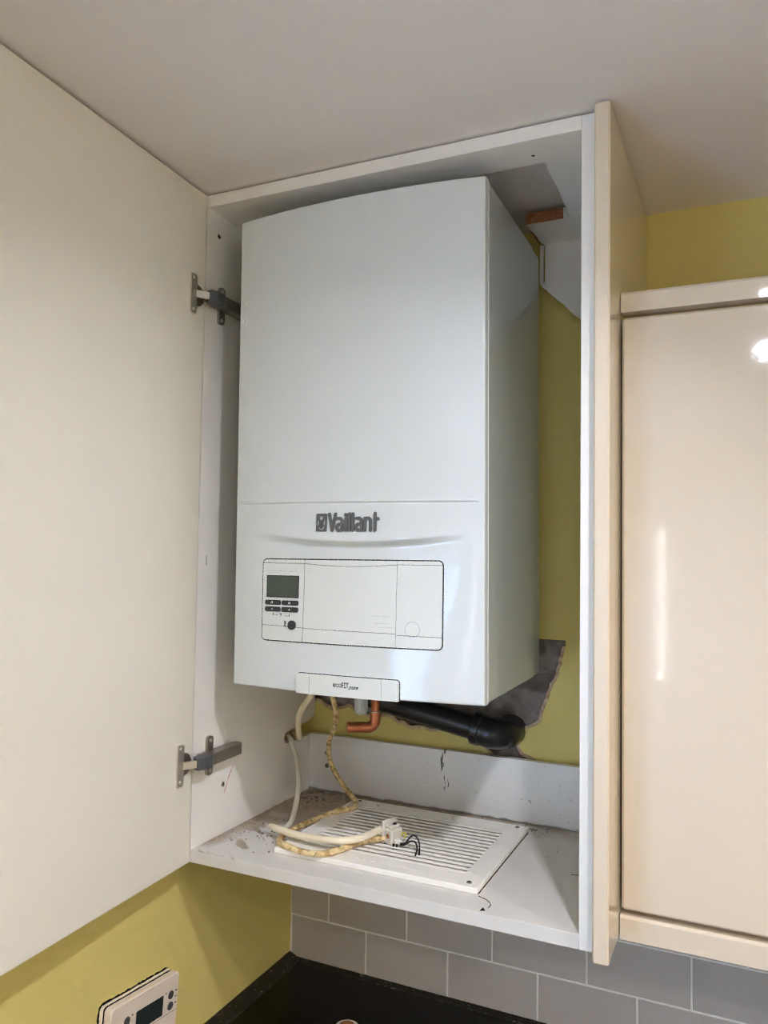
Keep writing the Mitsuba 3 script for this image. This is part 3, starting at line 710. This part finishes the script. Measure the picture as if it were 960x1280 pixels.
add('block', CONN(cat(bx(-0.0075, 0.0085, -0.012, 0.012, 0.0, 0.0225, 0.002), bx(-0.0075, 0.004, -0.009, 0.010, 0.0225, 0.0270, 0.0015))), 'm_connector', parent=K)
add('terminal_screw', CONN(cyl((0.000, 0.002, 0.0270), (0.000, 0.002, 0.0290), 0.0032, 16)), 'm_button', 30, parent=K)
add('terminal_screw', CONN(cyl((0.001, -0.012, 0.013), (0.001, -0.0135, 0.013), 0.0032, 16)), 'm_chipboard', 30, parent=K)
add('outlet', CONN(cat(bx(0.0085, 0.0135, -0.007, 0.002, 0.002, 0.0090, 0.001), bx(0.0135, 0.0200, -0.0055, 0.0005, 0.003, 0.0085, 0.001))), 'm_grille', parent=K)
add('pin', CONN(cat(bx(0.009, 0.0115, -0.0110, -0.0085, -0.004, 0.004, 0.0004), bx(0.0135, 0.0160, -0.0085, -0.0062, -0.004, 0.004, 0.0004))), 'm_black_rubber', parent=K)
add('earth_wire', CONN(tube(spline([(0.008, 0.008, 0.011), (0.013, 0.009, 0.017), (0.016, 0.010, 0.014), (0.013, 0.010, 0.008)], 0.001), 0.0011, 8)), 'm_yellow_plastic', 40, parent=K)
for pts in ([(0.2790, 0.1310, 0.0135), (0.2875, 0.1297, 0.0165), (0.2930, 0.1303, 0.0240), (0.2985, 0.1310, 0.0285), (0.3040, 0.1315, 0.0270), (0.3085, 0.1308, 0.0195), (0.3110, 0.1260, 0.0120), (0.3150, 0.1150, 0.0085)],
            [(0.2790, 0.1300, 0.0120), (0.2850, 0.1290, 0.0130), (0.2940, 0.1340, 0.0185), (0.3010, 0.1355, 0.0170), (0.3060, 0.1290, 0.0105), (0.3105, 0.1120, 0.0085)]):
    add('black_wire', tube(spline(pts, 0.0015), 0.0012, 8), 'm_black_rubber', 40, parent=K)

# ------------------------------------------------------------------ plaster crumbs on the shelf (nobody could count them)
def crumb(x, y, z, s, g):
    p = g.normal(size=(9, 3)); p /= np.linalg.norm(p, axis=1, keepdims=True); p *= g.uniform(0.6, 1.0, (9, 1)) * s * np.array([1, 1, 0.55])
    m = hull(p); m.apply_translation([x, y, z - m.vertices[:, 2].min()]); return m
g = np.random.default_rng(11); cr = []
for i in range(420):
    u = g.uniform()
    if u < 0.55: x, y = abs(g.normal(0.03, 0.05)), 0.335 - abs(g.normal(0, 0.035))
    elif u < 0.75: x, y = g.uniform(0.02, 0.47), 0.3385 - abs(g.normal(0, 0.006))
    else: x, y = g.uniform(0.01, 0.11), g.uniform(0.03, 0.32)
    if not (0.003 < x < 0.55 and y > 0.01): continue
    inside = GX0 < x < GX1 and GY0 < y < GY1
    if inside and y < 0.28: continue
    cr.append(crumb(x, y, (GH if inside else 0.0), g.uniform(0.0008, 0.0028) * (1.6 if u < 0.1 else 1), g))
for i in range(60):
    x, y = g.normal(0.428, 0.012), 0.322 - abs(g.normal(0, 0.010))
    cr.append(crumb(x, y, (GH if (GX0 < x < GX1 and y < GY1) else 0), g.uniform(0.0008, 0.0024), g))
add('plaster_crumbs', cat(*cr), 'm_plaster', label='brown plaster dust and crumbs along the back of the cabinet shelf', cat='dust', kind='stuff')
labels['plaster_crumbs'] = {'label': 'brown plaster dust and crumbs along the back of the cabinet shelf', 'category': 'dust', 'kind': 'stuff'}

# ------------------------------------------------------------------ wall thermostat on the left wall
TM = thing('wall_thermostat', 'cream wall thermostat with a dark screen on the yellow left wall', 'thermostat')
TY0, TZ1 = -0.1187, -0.1773          # top left corner on the wall; s runs along the top, d down
TY1, TZ0 = TY0 + 0.141, TZ1 - 0.096
TX = -0.0300                            # its face
ta = math.radians(-4.85)
def TT(m):
    m = m.copy(); v = m.vertices; y, z = v[:, 1] - TY0, v[:, 2] - TZ1; c, s = math.cos(ta), math.sin(ta)
    m.vertices = np.column_stack([v[:, 0], TY0 + c * y - s * z, TZ1 + s * y + c * z]); return m
def sd(s0, s1, d0, d1): return sbox(TY0 + s0, TZ1 - d1, TY0 + s1, TZ1 - d0)
bodyp = rrect(TY0, TY1, TZ0, TZ1, 0.006)
def slab(poly, x0, x1, ins=0.0):
    lo = np.array(poly.exterior.coords)[:-1]; hi = np.array(poly.buffer(-ins, quad_segs=6).exterior.coords)[:-1]
    return hull(np.vstack([np.column_stack([np.full(len(lo), x0), lo]), np.column_stack([np.full(len(lo), x1 - ins), lo]), np.column_stack([np.full(len(hi), x1), hi])]))
add('body', TT(slab(bodyp, LEFT_X + 0.0015, TX, 0.0015)), 'm_thermostat', 25, parent=TM)
def wob(poly, amp, seed, step=0.004):
    ring = poly.exterior; n = int(ring.length / step); gg = np.random.default_rng(seed)
    P = [ring.interpolate(i / n, normalized=True) for i in range(n)]
    return Polygon([(q.x + gg.uniform(-amp, amp), q.y + gg.uniform(-amp, amp)) for q in P]).buffer(0)
add('back_plate', TT(yz_plate(wob(affinity.translate(bodyp, -0.0080, 0.0050), 0.0006, 2), LEFT_X - 0.001, LEFT_X + 0.0010)), 'm_cable_white', label='paint-smeared backing plate', parent=TM)
add('paint_gap', TT(yz_plate(wob(affinity.translate(bodyp, -0.0108, 0.0076), 0.0012, 3), LEFT_X - 0.001, LEFT_X + 0.0004)), 'm_gap', label='dark crack in the paint around the thermostat', parent=TM)
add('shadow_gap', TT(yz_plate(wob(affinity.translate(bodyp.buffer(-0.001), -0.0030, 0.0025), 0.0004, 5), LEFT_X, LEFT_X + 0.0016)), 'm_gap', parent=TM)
add('screen', TT(yz_plate(sd(0.0507, 0.1068, 0.0218, 0.0490), TX - 0.0002, TX + 0.0005)), 'm_screen_dark', label='dark blank screen', parent=TM)
for a_, d_ in ((0.1232, 0.0272), (0.1236, 0.0425), (0.0325, 0.0262), (0.0330, 0.0415)):
    add('button', TT(cyl((TX - 0.0002, TY0 + a_, TZ1 - d_), (TX + 0.0012, TY0 + a_, TZ1 - d_), 0.0058, 20)), 'm_button_grey', 30, parent=TM)
tm = [Point(TY0 + 0.1128, TZ1 - 0.0215).buffer(0.0012), Point(TY0 + 0.0430, TZ1 - 0.0220).buffer(0.0012)] + [rrect(TY0 + 0.1330, TY0 + 0.1368, TZ1 - d_ - 0.0014, TZ1 - d_, 0.0005) for d_ in (0.0240, 0.0325, 0.0410)]
for p in tm: add('printed_mark', TT(yz_plate(p, TX - 0.0002, TX + 0.0003)), 'm_black_print', parent=TM)
add('seam', TT(bx(TX - 0.0002, TX + 0.0001, TY0 + 0.060, TY1 - 0.001, TZ1 - 0.0526, TZ1 - 0.0518, 0.00005)), 'm_grey_seam', parent=TM)
